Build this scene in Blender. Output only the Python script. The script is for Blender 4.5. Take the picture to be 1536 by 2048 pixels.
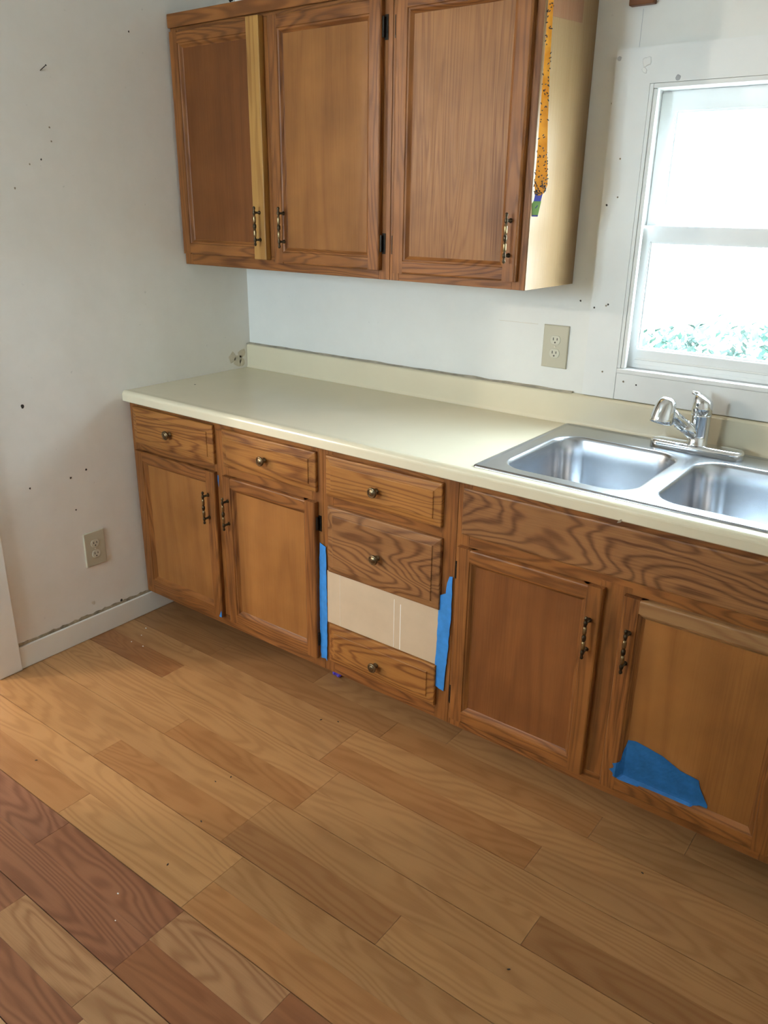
import bpy, bmesh, math, random
from mathutils import Vector, Matrix
random.seed(7)
for o in list(bpy.data.objects): bpy.data.objects.remove(o)
sc = bpy.context.scene
COL = sc.collection

# ------------------------------------------------------------------ camera
F_PX = 1607.53
YAW, PITCH, ROLL = -0.6437, 0.3642, 0.0152
CAM = Vector((2.4629, -2.3413, 1.5298))
fw = Vector((math.sin(YAW)*math.cos(PITCH), math.cos(YAW)*math.cos(PITCH), -math.sin(PITCH)))
rt = Vector((math.cos(YAW), -math.sin(YAW), 0))
up = rt.cross(fw)
r2 = rt*math.cos(ROLL)+up*math.sin(ROLL)
u2 = -rt*math.sin(ROLL)+up*math.cos(ROLL)
cd = bpy.data.cameras.new('camera')
cam = bpy.data.objects.new('camera', cd); COL.objects.link(cam)
cd.sensor_fit = 'VERTICAL'; cd.sensor_height = 24.0; cd.lens = 24.0*F_PX/2048.0
cd.clip_start = 0.02; cd.clip_end = 200
m = Matrix((r2, u2, -fw)).transposed().to_4x4(); m.translation = CAM
cam.matrix_world = m
sc.camera = cam

# ------------------------------------------------------------------ world, daylight, exposure
SKY = 56.0
w = bpy.data.worlds.new('overcast_sky'); sc.world = w; w.use_nodes = True
bg = w.node_tree.nodes['Background']
bg.inputs['Color'].default_value = (0.72, 0.87, 1.0, 1); bg.inputs['Strength'].default_value = SKY
def portal(name, loc, rot, sx, sz):
    l = bpy.data.lights.new(name, 'AREA'); l.shape = 'RECTANGLE'; l.size = sx; l.size_y = sz
    l.cycles.is_portal = True
    o = bpy.data.objects.new(name, l); COL.objects.link(o); o.location = loc; o.rotation_euler = rot
portal('kitchen_window_daylight', (1.87, 0.125, 1.46), (-math.pi/2, 0, 0), .60, .78)
portal('added_rear_window_offscreen', (.50, -3.56, 1.65), (math.pi/2, 0, 0), .68, .68)  # sky portal of the added rear window, lights the cabinet fronts
# ceiling lamp of the next room, its light comes through the open doorway
l = bpy.data.lights.new('next_room_lamp_offscreen', 'POINT'); l.energy = 150; l.color = (1.0, 0.91, 0.80); l.shadow_soft_size = .07
lo = bpy.data.objects.new('next_room_lamp_offscreen', l); COL.objects.link(lo); lo.location = (-1.68, -3.12, 2.05)
vs = sc.view_settings
vs.view_transform = 'Standard'; vs.look = 'None'; vs.gamma = 1.0; vs.use_curve_mapping = False
vs.exposure = 0.15
sc.cycles.max_bounces = 10; sc.cycles.diffuse_bounces = 6; sc.cycles.transparent_max_bounces = 16
sc.cycles.caustics_reflective = False; sc.cycles.caustics_refractive = False

# ------------------------------------------------------------------ materials
def newmat(name):
    mt = bpy.data.materials.new(name); mt.use_nodes = True
    nt = mt.node_tree; b = nt.nodes['Principled BSDF']
    return mt, nt, b
def nd(nt, t, **kw):
    n = nt.nodes.new(t)
    for k, v in kw.items(): setattr(n, k, v)
    return n
def lk(nt, a, b): nt.links.new(a, b)
def math_n(nt, op, a, b=None, c=None):
    n = nd(nt, 'ShaderNodeMath', operation=op)
    for i, v in enumerate((a, b, c)):
        if v is None: continue
        if isinstance(v, (int, float)): n.inputs[i].default_value = v
        else: lk(nt, v, n.inputs[i])
    return n.outputs[0]
def ramp(nt, fac, stops):
    n = nd(nt, 'ShaderNodeValToRGB')
    e = n.color_ramp.elements
    while len(e) < len(stops): e.new(.5)
    for i, (p, c) in enumerate(stops):
        e[i].position = p; e[i].color = (*c, 1)
    lk(nt, fac, n.inputs[0]); return n.outputs[0]
def mixc(nt, fac, a, b, mode='MIX'):
    n = nd(nt, 'ShaderNodeMix', data_type='RGBA', blend_type=mode)
    if isinstance(fac, (int, float)): n.inputs[0].default_value = fac
    else: lk(nt, fac, n.inputs[0])
    for i, v in ((6, a), (7, b)):
        if isinstance(v, tuple): n.inputs[i].default_value = (*v, 1)
        else: lk(nt, v, n.inputs[i])
    return n.outputs[2]
def noise(nt, vec, scale, detail=2, rough=.5, dist=0.):
    n = nd(nt, 'ShaderNodeTexNoise')
    n.inputs['Scale'].default_value = scale; n.inputs['Detail'].default_value = detail
    n.inputs['Roughness'].default_value = rough; n.inputs['Distortion'].default_value = dist
    lk(nt, vec, n.inputs['Vector']); return n.outputs[0]
def coords(nt, scl, rnd=True):
    tc = nd(nt, 'ShaderNodeTexCoord')
    mp = nd(nt, 'ShaderNodeMapping'); mp.inputs['Scale'].default_value = scl
    v = tc.outputs['Object']
    if rnd:
        oi = nd(nt, 'ShaderNodeObjectInfo')
        wn = nd(nt, 'ShaderNodeTexWhiteNoise', noise_dimensions='1D'); lk(nt, oi.outputs['Random'], wn.inputs['W'])
        sc_ = nd(nt, 'ShaderNodeVectorMath', operation='SCALE'); lk(nt, wn.outputs['Color'], sc_.inputs[0]); sc_.inputs['Scale'].default_value = 9.0
        ad = nd(nt, 'ShaderNodeVectorMath', operation='ADD'); lk(nt, v, ad.inputs[0]); lk(nt, sc_.outputs[0], ad.inputs[1]); v = ad.outputs[0]
    lk(nt, v, mp.inputs['Vector']); return mp.outputs[0]
def bump(nt, b, h, strength, dist=.001):
    n = nd(nt, 'ShaderNodeBump'); n.inputs['Strength'].default_value = strength; n.inputs['Distance'].default_value = dist
    lk(nt, h, n.inputs['Height']); lk(nt, n.outputs[0], b.inputs['Normal'])

def oak(name, axis, light, dark, figure=24., contrast=.55, rough=.38, size=3.0, use_tint=False, pore=.5, grime=.35, stretch=.13, sharp=2.4, fine_scale=300, spec=.28):
    """stained oak: elongated growth-ring contours, fine pores, blotchy handling grime"""
    mt, nt, b = newmat(name)
    k = stretch
    s = {'x': (k, 1, 1), 'y': (1, k, 1), 'z': (1, 1, k)}[axis]
    v = coords(nt, s)
    n1 = noise(nt, v, size, 3, .35, .25)
    ph = math_n(nt, 'MULTIPLY', n1, figure*6.283/4)
    sn = math_n(nt, 'SINE', ph)
    rings = math_n(nt, 'MULTIPLY_ADD', sn, .5, .5)
    rings = math_n(nt, 'POWER', rings, sharp)
    k2 = .02
    s2 = {'x': (k2, 1, 1), 'y': (1, k2, 1), 'z': (1, 1, k2)}[axis]
    v2 = coords(nt, s2)
    fine = noise(nt, v2, fine_scale, 2, .7)
    finem = nd(nt, 'ShaderNodeMapRange'); lk(nt, fine, finem.inputs[0]); finem.inputs[1].default_value = .42; finem.inputs[2].default_value = .62
    band = noise(nt, v2, 18, 2, .5)
    f = math_n(nt, 'MULTIPLY', rings, contrast)
    pm = nd(nt, 'ShaderNodeMapRange'); lk(nt, noise(nt, v, 7, 2), pm.inputs[0]); pm.inputs[1].default_value = .35; pm.inputs[2].default_value = .65
    f2 = math_n(nt, 'MULTIPLY', math_n(nt, 'MULTIPLY', finem.outputs[0], pm.outputs[0]), pore*.7)
    f = math_n(nt, 'ADD', f, f2)
    f3 = math_n(nt, 'MULTIPLY_ADD', band, 1.2, -.5)
    f = math_n(nt, 'ADD', f, math_n(nt, 'MULTIPLY', f3, .55))
    c = ramp(nt, f, [(0., light), (.5, tuple((a+d)/2 for a, d in zip(light, dark))), (1., dark)])
    vb = coords(nt, (1, 1, 1))
    bl = noise(nt, vb, 5.5, 3, .55)
    blm = nd(nt, 'ShaderNodeMapRange'); lk(nt, bl, blm.inputs[0]); blm.inputs[1].default_value = .40; blm.inputs[2].default_value = .75
    c = mixc(nt, math_n(nt, 'MULTIPLY', blm.outputs[0], grime), c, tuple(d*.55 for d in dark))
    if use_tint:
        oi = nd(nt, 'ShaderNodeObjectInfo'); c = mixc(nt, 1., c, oi.outputs['Color'], 'MULTIPLY')
    lk(nt, c, b.inputs['Base Color'])
    rg = math_n(nt, 'MULTIPLY_ADD', finem.outputs[0], .12, rough); lk(nt, rg, b.inputs['Roughness'])
    b.inputs['Specular IOR Level'].default_value = spec
    bump(nt, b, finem.outputs[0], .25, .0004)
    return mt
OL = (.290, .108, .027); OD = (.098, .029, .007)
M = {}
M['oak_v'] = oak('oak_vertical_grain', 'z', OL, OD, 60, .42, size=13, pore=.7, stretch=.08)
M['oak_h'] = oak('oak_horizontal_grain', 'x', OL, OD, 80, .58, size=10, pore=.5)
M['oak_panel'] = oak('oak_panel', 'z', (.325, .132, .034), (.175, .060, .014), 26, .30, size=5, pore=.35)
M['oak_panel_dark'] = oak('oak_panel_dark', 'z', (.185, .062, .014), (.11, .033, .007), 22, .28, size=5, pore=.35)
M['oak_panel_red'] = oak('oak_panel_red', 'z', (.225, .080, .022), (.125, .038, .010), 26, .32, size=5, pore=.4)
M['oak_panel_grain'] = oak('oak_panel_grain', 'z', (.31, .135, .042), (.165, .060, .017), 60, .36, size=16, pore=.8, stretch=.06, fine_scale=200)
M['oak_new'] = oak('oak_new_pale', 'z', (.43, .225, .060), (.25, .105, .025), 40, .55, size=9, grime=.15)
M['oak_newh'] = oak('oak_pale_rail', 'x', (.32, .165, .066), (.19, .085, .030), 40, .5, size=8, grime=.2)
M['oak_drawer'] = oak('oak_drawer', 'x', (.37, .155, .038), (.14, .042, .009), 80, .65, size=9, grime=.2, sharp=3.0)
M['oak_figure'] = oak('oak_strong_figure', 'x', (.30, .135, .048), (.11, .038, .012), 90, .70, size=7, grime=.2, stretch=.26, sharp=2.6)
M['oak_side'] = oak('oak_veneer_side', 'z', (.245, .150, .068), (.195, .108, .042), 20, .25, size=5, rough=.32, pore=.2, grime=.15)
M['oak_patch'] = oak('oak_veneer_unfaded', 'z', (.22, .10, .048), (.15, .062, .028), 20, .25, size=5, rough=.4, pore=.25, grime=.1)
M['floor'] = oak('laminate_plank', 'x', (.40, .215, .092), (.27, .125, .046), 62, .48, rough=.30, size=8, use_tint=True, pore=.20, grime=.10, stretch=.17, sharp=1.8)
M['floor_fig'] = oak('laminate_plank_bold', 'x', (.42, .235, .118), (.26, .125, .058), 64, .70, rough=.28, size=8, use_tint=True, pore=.3, grime=.06, stretch=.20, sharp=1.5)

def plain(name, col, rough=.5, metal=0., spec=.5, var=0., vscale=6., bmp=0., bscale=80.):
    mt, nt, b = newmat(name)
    b.inputs['Roughness'].default_value = rough; b.inputs['Metallic'].default_value = metal
    b.inputs['Specular IOR Level'].default_value = spec
    v = coords(nt, (1, 1, 1), False)
    n = noise(nt, v, vscale, 4, .55)
    c = ramp(nt, n, [(.3, tuple(x*(1-var) for x in col)), (.7, tuple(min(1, x*(1+var*.5)) for x in col))])
    lk(nt, c, b.inputs['Base Color'])
    if bmp: bump(nt, b, noise(nt, v, bscale, 3), bmp, .001)
    return mt
def wallmat(name, col, stain):
    mt, nt, b = newmat(name)
    v = coords(nt, (1, 1, 1), False)
    n = noise(nt, v, 1.7, 5, .6); n2 = noise(nt, v, 9., 4, .65)
    f = math_n(nt, 'ADD', math_n(nt, 'MULTIPLY', n, .65), math_n(nt, 'MULTIPLY', n2, .35))
    c = ramp(nt, f, [(.36, col), (.66, stain)])
    sp = noise(nt, v, 55, 2, .5)
    spm = nd(nt, 'ShaderNodeMapRange'); lk(nt, sp, spm.inputs[0]); spm.inputs[1].default_value = .73; spm.inputs[2].default_value = .80; spm.inputs[4].default_value = .35
    c = mixc(nt, spm.outputs[0], c, tuple(x*.55 for x in stain))
    lk(nt, c, b.inputs['Base Color']); b.inputs['Roughness'].default_value = .62; b.inputs['Specular IOR Level'].default_value = .25
    bump(nt, b, noise(nt, v, 130, 3), .12, .001)
    return mt
M['wall'] = wallmat('painted_wall', (.82, .785, .725), (.75, .71, .645))
M['wall_back'] = wallmat('painted_back_wall', (.80, .79, .75), (.74, .73, .69))
M['ceiling'] = plain('ceiling_paint', (.74, .72, .67), .8, var=.04)
M['trim'] = plain('white_trim_paint', (.82, .785, .72), .45, var=.06, vscale=4, bmp=.05)
M['window_trim'] = plain('window_trim_paint', (.78, .775, .75), .38, var=.05, vscale=5, bmp=.05)
M['vinyl'] = plain('window_vinyl', (.77, .775, .77), .32, var=.03)
M['counter'] = plain('cream_laminate', (.71, .635, .465), .22, var=.05, vscale=3, spec=.45)
M['plate'] = plain('almond_plastic', (.50, .46, .345), .35, var=.04)
M['recept'] = plain('almond_receptacle', (.58, .55, .44), .3, var=.02)
M['black'] = plain('black_slot', (.02, .018, .015), .6)
M['brass'] = plain('antique_brass', (.30, .215, .11), .30, metal=1., var=.35, vscale=60)
M['brass_dark'] = plain('dark_antique_brass', (.085, .062, .038), .38, metal=1., var=.5, vscale=80)
M['hinge'] = plain('blackened_hinge', (.045, .036, .028), .38, metal=.9, var=.4, vscale=60)
M['chrome'] = plain('polished_chrome', (.75, .77, .79), .07, metal=1.)
M['chrome_face'] = plain('spray_face', (.25, .25, .25), .3, metal=.6)
M['tape'] = plain('blue_painters_tape', (.035, .235, .62), .6, var=.18, vscale=40, bmp=.3, bscale=120)
M['card'] = plain('cardboard', (.56, .42, .285), .75, var=.06, vscale=14, spec=.2)
M['card_line'] = plain('cardboard_scrape', (.80, .76, .70), .8, spec=.2)
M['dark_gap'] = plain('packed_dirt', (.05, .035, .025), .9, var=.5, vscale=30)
M['dirt'] = plain('brown_grime', (.30, .24, .165), .9, var=.5, vscale=70)
M['caulk'] = plain('dirty_caulk', (.50, .44, .34), .8, var=.4, vscale=25)
M['gap_dirt'] = plain('baseboard_gap_dirt', (.34, .27, .18), .9, var=.5, vscale=40)
M['filler'] = plain('grey_filler', (.42, .42, .43), .7)
M['smudge'] = plain('wall_smudge', (.66, .59, .47), .8, var=.15, vscale=40)
M['purple'] = plain('purple_plastic', (.10, .06, .48), .35, var=.3, vscale=90)
M['white_chip'] = plain('white_chip', (.85, .85, .82), .35)
M['fly'] = plain('fly_body', (.02, .014, .012), .5)
M['label_blue'] = plain('label_blue', (.05, .06, .30), .4)
M['green'] = plain('label_green', (.22, .40, .12), .4)
M['soil'] = plain('outdoor_ground', (.80, .78, .72), .9, var=.06, vscale=.8)
M['leaf'] = plain('weed_leaf', (.028, .050, .040), 1., spec=0., var=.4, vscale=8)
M['leaf_b'] = plain('weed_leaf_pale', (.036, .052, .045), 1., spec=0., var=.4, vscale=8)

def steelmat():
    mt, nt, b = newmat('brushed_steel')
    v = coords(nt, (1, 1, 1), False)
    n = noise(nt, v, 9, 3, .5)
    b.inputs['Base Color'].default_value = (.46, .48, .51, 1)
    b.inputs['Metallic'].default_value = 1.
    b.inputs['Roughness'].default_value = .27
    return mt
M['steel'] = steelmat()
def stripmat():
    mt, nt, b = newmat('amber_fly_paper')
    v = coords(nt, (1, 1, 1), False); n = noise(nt, v, 22, 3)
    c = ramp(nt, n, [(.35, (.66, .25, .022)), (.65, (.82, .38, .05))])
    lk(nt, c, b.inputs['Base Color'])
    b.inputs['Roughness'].default_value = .22
    tr = nd(nt, 'ShaderNodeBsdfTranslucent'); lk(nt, c, tr.inputs['Color'])
    mx = nd(nt, 'ShaderNodeMixShader'); mx.inputs[0].default_value = .45
    out = nt.nodes['Material Output']
    lk(nt, b.outputs[0], mx.inputs[1]); lk(nt, tr.outputs[0], mx.inputs[2]); lk(nt, mx.outputs[0], out.inputs['Surface'])
    return mt
M['strip'] = stripmat()
def glassmat():
    mt, nt, b = newmat('window_glass')
    out = nt.nodes['Material Output']
    t = nd(nt, 'ShaderNodeBsdfTransparent'); t.inputs[0].default_value = (.95, .975, .97, 1)
    g = nd(nt, 'ShaderNodeBsdfGlossy'); g.inputs['Roughness'].default_value = .02
    lw = nd(nt, 'ShaderNodeLayerWeight'); lw.inputs[0].default_value = .5
    fr = math_n(nt, 'MULTIPLY_ADD', math_n(nt, 'POWER', lw.outputs['Facing'], 5.), .6, .035)
    mx = nd(nt, 'ShaderNodeMixShader'); lk(nt, fr, mx.inputs[0]); lk(nt, t.outputs[0], mx.inputs[1]); lk(nt, g.outputs[0], mx.inputs[2])
    lk(nt, mx.outputs[0], out.inputs['Surface']); nt.nodes.remove(b)
    return mt
M['glass'] = glassmat()

# ------------------------------------------------------------------ helpers
def wloc(o):
    v = Vector((0, 0, 0))
    while o is not None: v = v+o.location; o = o.parent
    return v
def obj(name, bm, mat, parent=None, smooth=False, loc=None, recalc=True):
    """bm is in world coordinates; linked as ONE mesh object, relative to its parent (or to loc)"""
    if recalc: bmesh.ops.recalc_face_normals(bm, faces=bm.faces[:])
    base = wloc(parent) if parent is not None else Vector(loc or (0, 0, 0))
    for v in bm.verts: v.co -= base
    me = bpy.data.meshes.new(name); bm.to_mesh(me); bm.free()
    if smooth:
        for p in me.polygons: p.use_smooth = True
    if isinstance(mat, (list, tuple)):
        for q in mat: me.materials.append(M[q])
    else: me.materials.append(M[mat])
    o = bpy.data.objects.new(name, me); COL.objects.link(o)
    if parent is not None: o.parent = parent
    else: o.location = base
    return o
def empty(name, loc):
    o = bpy.data.objects.new(name, None); COL.objects.link(o); o.location = loc; o.empty_display_size = .05
    return o
def tag(o, label, cat=None, group=None, kind=None):
    if label: o['label'] = label
    if cat: o['category'] = cat
    if group: o['group'] = group
    if kind: o['kind'] = kind
    return o
def thing(name, loc, label, cat, group=None): return tag(empty(name, loc), label, cat, group)
def box(bm, x0, x1, y0, y1, z0, z1, bev=0., seg=2):
    r = bmesh.ops.create_cube(bm, size=1)
    vs_ = r['verts']
    for v in vs_:
        v.co = Vector((x0+(v.co.x+.5)*(x1-x0), y0+(v.co.y+.5)*(y1-y0), z0+(v.co.z+.5)*(z1-z0)))
    if bev:
        es = set(e for v in vs_ for e in v.link_edges)
        bmesh.ops.bevel(bm, geom=list(es), offset=bev, segments=seg, affect='EDGES', profile=.5)
    return bm
def B(*a, **k): return box(bmesh.new(), *a, **k)
def loft(bm, loops, cap0=True, cap1=True, closed=True):
    rows = [[bm.verts.new(p) for p in L] for L in loops]
    n = len(rows[0])
    for a, b_ in zip(rows, rows[1:]):
        for i in range(n if closed else n-1):
            j = (i+1) % n
            bm.faces.new((a[i], a[j], b_[j], b_[i]))
    if cap0: bm.faces.new(list(reversed(rows[0])))
    if cap1: bm.faces.new(rows[-1])
    return rows
def lathe(bm, prof, origin, axis, n=20, cap=True):
    """prof: list of (radius, distance along axis)"""
    ax = Vector(axis).normalized()
    a = ax.orthogonal().normalized(); b_ = ax.cross(a)
    O = Vector(origin); loops = []
    for r_, d in prof:
        r_ = max(r_, 1e-5)
        loops.append([O+ax*d+(a*math.cos(t)+b_*math.sin(t))*r_ for t in [2*math.pi*i/n for i in range(n)]])
    loft(bm, loops, cap, cap)
    return bm
def tube(bm, pts, radii, n=12):
    pts = [Vector(p) for p in pts]; loops = []
    prev = None
    for i, p in enumerate(pts):
        t = (pts[min(i+1, len(pts)-1)]-pts[max(i-1, 0)]).normalized()
        a = prev-t*prev.dot(t) if prev is not None else t.orthogonal()
        a.normalize(); prev = a; b_ = t.cross(a)
        r_ = radii[i] if isinstance(radii, (list, tuple)) else radii
        loops.append([p+(a*math.cos(q)+b_*math.sin(q))*r_ for q in [2*math.pi*k/n for k in range(n)]])
    loft(bm, loops); return bm
def prism(bm, poly, d0, d1, f):
    """poly: 2D points, f(u,v,d)->3D, extruded from d0 to d1"""
    loft(bm, [[f(u, v, d0) for u, v in poly], [f(u, v, d1) for u, v in poly]])
    return bm
def ring(bm, x0, x1, z0, z1, wl, wr, wb, wt, y0, y1):
    """rectangular frame in the xz plane from y0 to y1"""
    o_ = [(x0, z0), (x1, z0), (x1, z1), (x0, z1)]; i_ = [(x0+wl, z0+wb), (x1-wr, z0+wb), (x1-wr, z1-wt), (x0+wl, z1-wt)]
    loops = [[Vector((x, y0, z)) for x, z in o_], [Vector((x, y0, z)) for x, z in i_], [Vector((x, y1, z)) for x, z in i_], [Vector((x, y1, z)) for x, z in o_]]
    rows = [[bm.verts.new(p) for p in L] for L in loops]; rows.append(rows[0])
    for a, b_ in zip(rows, rows[1:]):
        for i in range(4):
            j = (i+1) % 4; bm.faces.new((a[i], a[j], b_[j], b_[i]))
    return bm

# ------------------------------------------------------------------ room shell
ROOM_X1, ROOM_Y0, CEIL = 2.96, -3.45, 2.44
WIN = (1.573, 2.17, 1.085, 1.842)      # kitchen window opening x0 x1 z0 z1
DOOR_Y = (-2.06, -1.246)               # doorway in the left wall
bm = bmesh.new()
box(bm, -.12, WIN[0], 0, .12, 0, CEIL); box(bm, WIN[1], ROOM_X1+.12, 0, .12, 0, CEIL)
box(bm, WIN[0], WIN[1], 0, .12, 0, WIN[2]); box(bm, WIN[0], WIN[1], 0, .12, WIN[3], CEIL)
wall_back = tag(obj('wall_back', bm, 'wall_back'), 'white painted kitchen wall behind the counter, with the window in it', kind='structure')
bm = bmesh.new()
box(bm, -.12, 0, DOOR_Y[1], 0, 0, CEIL); box(bm, -.12, 0, ROOM_Y0, DOOR_Y[0], 0, CEIL); box(bm, -.12, 0, DOOR_Y[0], DOOR_Y[1], 2.04, CEIL)
wall_left = tag(obj('wall_left', bm, 'wall'), 'scuffed off-white side wall with nail holes and marks', kind='structure')
tag(obj('wall_right', B(ROOM_X1, ROOM_X1+.12, ROOM_Y0-.12, 0, 0, CEIL), 'wall'), 'plain off-white wall at the sink end of the counter', kind='structure')
bm = bmesh.new(); RW = (.15, .85, 1.30, 2.00)  # unseen window opening, added to let in fill light
box(bm, -.12, RW[0], ROOM_Y0-.12, ROOM_Y0, 0, CEIL); box(bm, RW[1], ROOM_X1, ROOM_Y0-.12, ROOM_Y0, 0, CEIL)
box(bm, RW[0], RW[1], ROOM_Y0-.12, ROOM_Y0, 0, RW[2]); box(bm, RW[0], RW[1], ROOM_Y0-.12, ROOM_Y0, RW[3], CEIL)
tag(obj('wall_rear', bm, 'wall'), 'off-white rear wall with a wide window opening added for light', kind='structure')
tag(obj('ceiling', B(-3.6, ROOM_X1+.12, -4.4, .12, CEIL, CEIL+.1), 'ceiling'), 'flat off-white ceiling over the kitchen', kind='structure')
# next room seen through the doorway
bm = bmesh.new()
box(bm, -3.6, -3.48, -4.4, .12, 0, CEIL); box(bm, -3.48, -.12, 0, .12, 0, CEIL); box(bm, -3.48, 0, -4.4, -4.28, 0, CEIL); box(bm, -.12, 0, -4.28, ROOM_Y0-.12, 0, CEIL)
tag(obj('wall_next_room', bm, 'wall'), 'off-white walls of the room beyond the doorway', kind='structure')

# ---- floor: laminate boards, two printed strips each
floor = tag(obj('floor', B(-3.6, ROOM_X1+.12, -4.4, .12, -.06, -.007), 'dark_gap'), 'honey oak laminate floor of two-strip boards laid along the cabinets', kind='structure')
HON = (1.0, .98, .95); PALE = (1.12, 1.10, 1.06); BRN = (.80, .72, .66); RED = (.62, .46, .44); ORG = (.95, .84, .74); PURP = (.60, .46, .48)
rows_y = [-.099*k-.100 for k in range(0, 34)]      # strip seam positions, front of each strip
known = {   # strip index from the wall -> list of (x_end, tone, bold)
    5: [(.45, BRN, 0), (1.221, BRN, 0), (1.904, ORG, 0), (2.96, HON, 0)],
    6: [(1.148, HON, 0), (2.40, PALE, 0), (2.96, HON, 0)],
    7: [(.429, (.78, .64, .56), 0), (1.148, PALE, 0), (1.823, ORG, 0), (2.96, HON, 0)],
    8: [(1.23, PALE, 0), (2.42, HON, 0), (2.96, HON, 0)],
    9: [(.688, PALE, 0), (1.23, ORG, 0), (1.92, HON, 0), (2.96, BRN, 0)],
    10: [(1.163, PALE, 0), (2.36, HON, 0), (2.96, ORG, 0)],
    11: [(.611, PALE, 0), (1.163, ORG, 0), (1.665, BRN, 0), (2.96, PALE, 0)],
    12: [(1.248, PALE, 0), (2.45, HON, 0), (2.96, HON, 0)],
    13: [(.745, ORG, 0), (1.248, PALE, 0), (1.95, ORG, 0), (2.96, HON, 0)],
    14: [(.80, PURP, 1), (1.26, RED, 1), (1.597, (.86, .79, .72), 1), (2.96, RED, 0)],
    15: [(.62, RED, 0), (1.262, RED, 1), (1.95, RED, 0), (2.96, HON, 0)],
    16: [(.93, RED, 1), (1.27, (.88, .82, .75), 1), (1.80, (.86, .80, .73), 1), (2.96, RED, 0)],
    17: [(.55, RED, 0), (1.31, RED, 1), (1.90, HON, 1), (2.96, HON, 0)],
}
np_ = 0
for k in range(0, 34):
    yb = -.099*k; yf = yb-.099
    # strips 2n and 2n+1 make one board: measured board seams at -.694, -.893 ...
    off = .001
    y_back = yb-.1+off if k else 0; y_front = yf-.1+off
    idx = k
    if k == 0: y_back = -.0
    lst = known.get(idx)
    if lst is None:
        x = random.uniform(.2, .9); lst = []
        while True:
            lst.append((min(x, 2.96), random.choice((HON, PALE, BRN, ORG, HON, RED if idx > 17 else HON)), 1 if idx > 13 and random.random() < .5 else 0))
            if x >= 2.96: break
            x += random.uniform(.45, 1.0)
    if y_back < ROOM_Y0: break
    y_front = max(y_front, ROOM_Y0)
    x0 = 0.0
    odd = idx % 2      # odd strips close a board with a visible seam
    for xe, tone, bold in lst:
        gf = .0011 if odd else .0002; gb = .0002 if odd else .0011
        joint = .0009
        o = obj('plank', B(x0+joint*.5, xe-joint*.5, y_front+gf, y_back-gb, -.009, random.uniform(-.0004, 0.0)), 'floor_fig' if bold else 'floor', floor)
        j = random.uniform(.95, 1.05); o.color = (tone[0]*j, tone[1]*j, tone[2]*j, 1)
        x0 = xe; np_ += 1
bm = bmesh.new()
box(bm, -3.48, 0, -4.28, 0, -.008, 0)
o = obj('laminate_field', bm, 'floor', floor); o.color = (1, .96, .92, 1)

# ---- trims
tag(obj('baseboard_left', B(0.0005, .011, -1.160, -.42, 0.001, .084, bev=.002), 'trim'), 'worn white baseboard along the side wall below the outlet', kind='structure')
bm = bmesh.new()   # jagged dirty gap over the baseboard
ys = [-1.158+i*(1.158-.585)/46 for i in range(47)]
rows = [[], []]
for y in ys:
    rows[0].append(Vector((.0002, y, .0845))); rows[1].append(Vector((.0002, y, .0945+random.uniform(-.0030, .0030))))
loft(bm, [[Vector((.0035, p.y, p.z)) for p in rows[0]], [Vector((.0025, p.y, p.z)) for p in rows[1]], rows[1]], False, False, closed=False)
obj('dirt_line', bm, 'gap_dirt', wall_left)
bm = bmesh.new()
box(bm, 0.0005, .017, DOOR_Y[1]+.001, -1.1605, 0.001, 2.12, bev=.003); box(bm, 0.0005, .017, DOOR_Y[0]-.085, DOOR_Y[0]-.001, 0.001, 2.12, bev=.003); box(bm, .0005, .017, DOOR_Y[0]-.001, DOOR_Y[1]+.001, 2.04, 2.12, bev=.003)
tag(obj('trim_1', bm, 'trim'), 'white door casing on the side wall around the open doorway', kind='structure')

# wall marks: small stains, nail holes, a nail
def disc(bm, c, nrm, r_, jag=.25, n=9, h=.0006, stretch=(1, 1)):
    nrm = Vector(nrm); a = nrm.orthogonal().normalized(); b_ = nrm.cross(a); c = Vector(c)
    L = [(a*math.cos(t)*stretch[0]+b_*math.sin(t)*stretch[1])*r_*random.uniform(1-jag, 1+jag) for t in [2*math.pi*i/n for i in range(n)]]
    loft(bm, [[c+p for p in L], [c+p*.85+nrm*h for p in L]], False, True)
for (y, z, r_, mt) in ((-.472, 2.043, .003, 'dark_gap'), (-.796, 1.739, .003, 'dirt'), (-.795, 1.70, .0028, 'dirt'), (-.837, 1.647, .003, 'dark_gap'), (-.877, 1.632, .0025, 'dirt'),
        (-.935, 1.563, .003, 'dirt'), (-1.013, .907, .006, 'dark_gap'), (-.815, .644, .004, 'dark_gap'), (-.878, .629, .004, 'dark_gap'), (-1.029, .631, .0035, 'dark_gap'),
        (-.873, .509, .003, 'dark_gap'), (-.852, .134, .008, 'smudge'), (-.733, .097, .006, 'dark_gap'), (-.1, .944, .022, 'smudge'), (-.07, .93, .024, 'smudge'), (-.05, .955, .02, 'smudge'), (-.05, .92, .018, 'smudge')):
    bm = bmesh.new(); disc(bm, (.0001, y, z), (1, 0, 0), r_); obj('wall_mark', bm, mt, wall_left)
bm = bmesh.new(); lathe(bm, [(.0012, -.004), (.0012, .022), (.0028, .0225), (.0028, .024)], (0.0, -.803, 1.893), (.55, .45, .55), 8)
tag(obj('nail', bm, 'hinge', loc=(0, -.803, 1.893), smooth=False), 'bent nail sticking out of the side wall above the counter', 'nail')
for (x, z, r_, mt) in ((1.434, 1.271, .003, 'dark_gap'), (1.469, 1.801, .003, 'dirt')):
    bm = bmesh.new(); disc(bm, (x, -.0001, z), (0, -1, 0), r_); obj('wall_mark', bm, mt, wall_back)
bm = bmesh.new(); box(bm, 1.5285, 1.5295, -.0006, 0, 1.93, 2.02); obj('paint_crack', bm, 'filler', wall_back)
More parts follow.
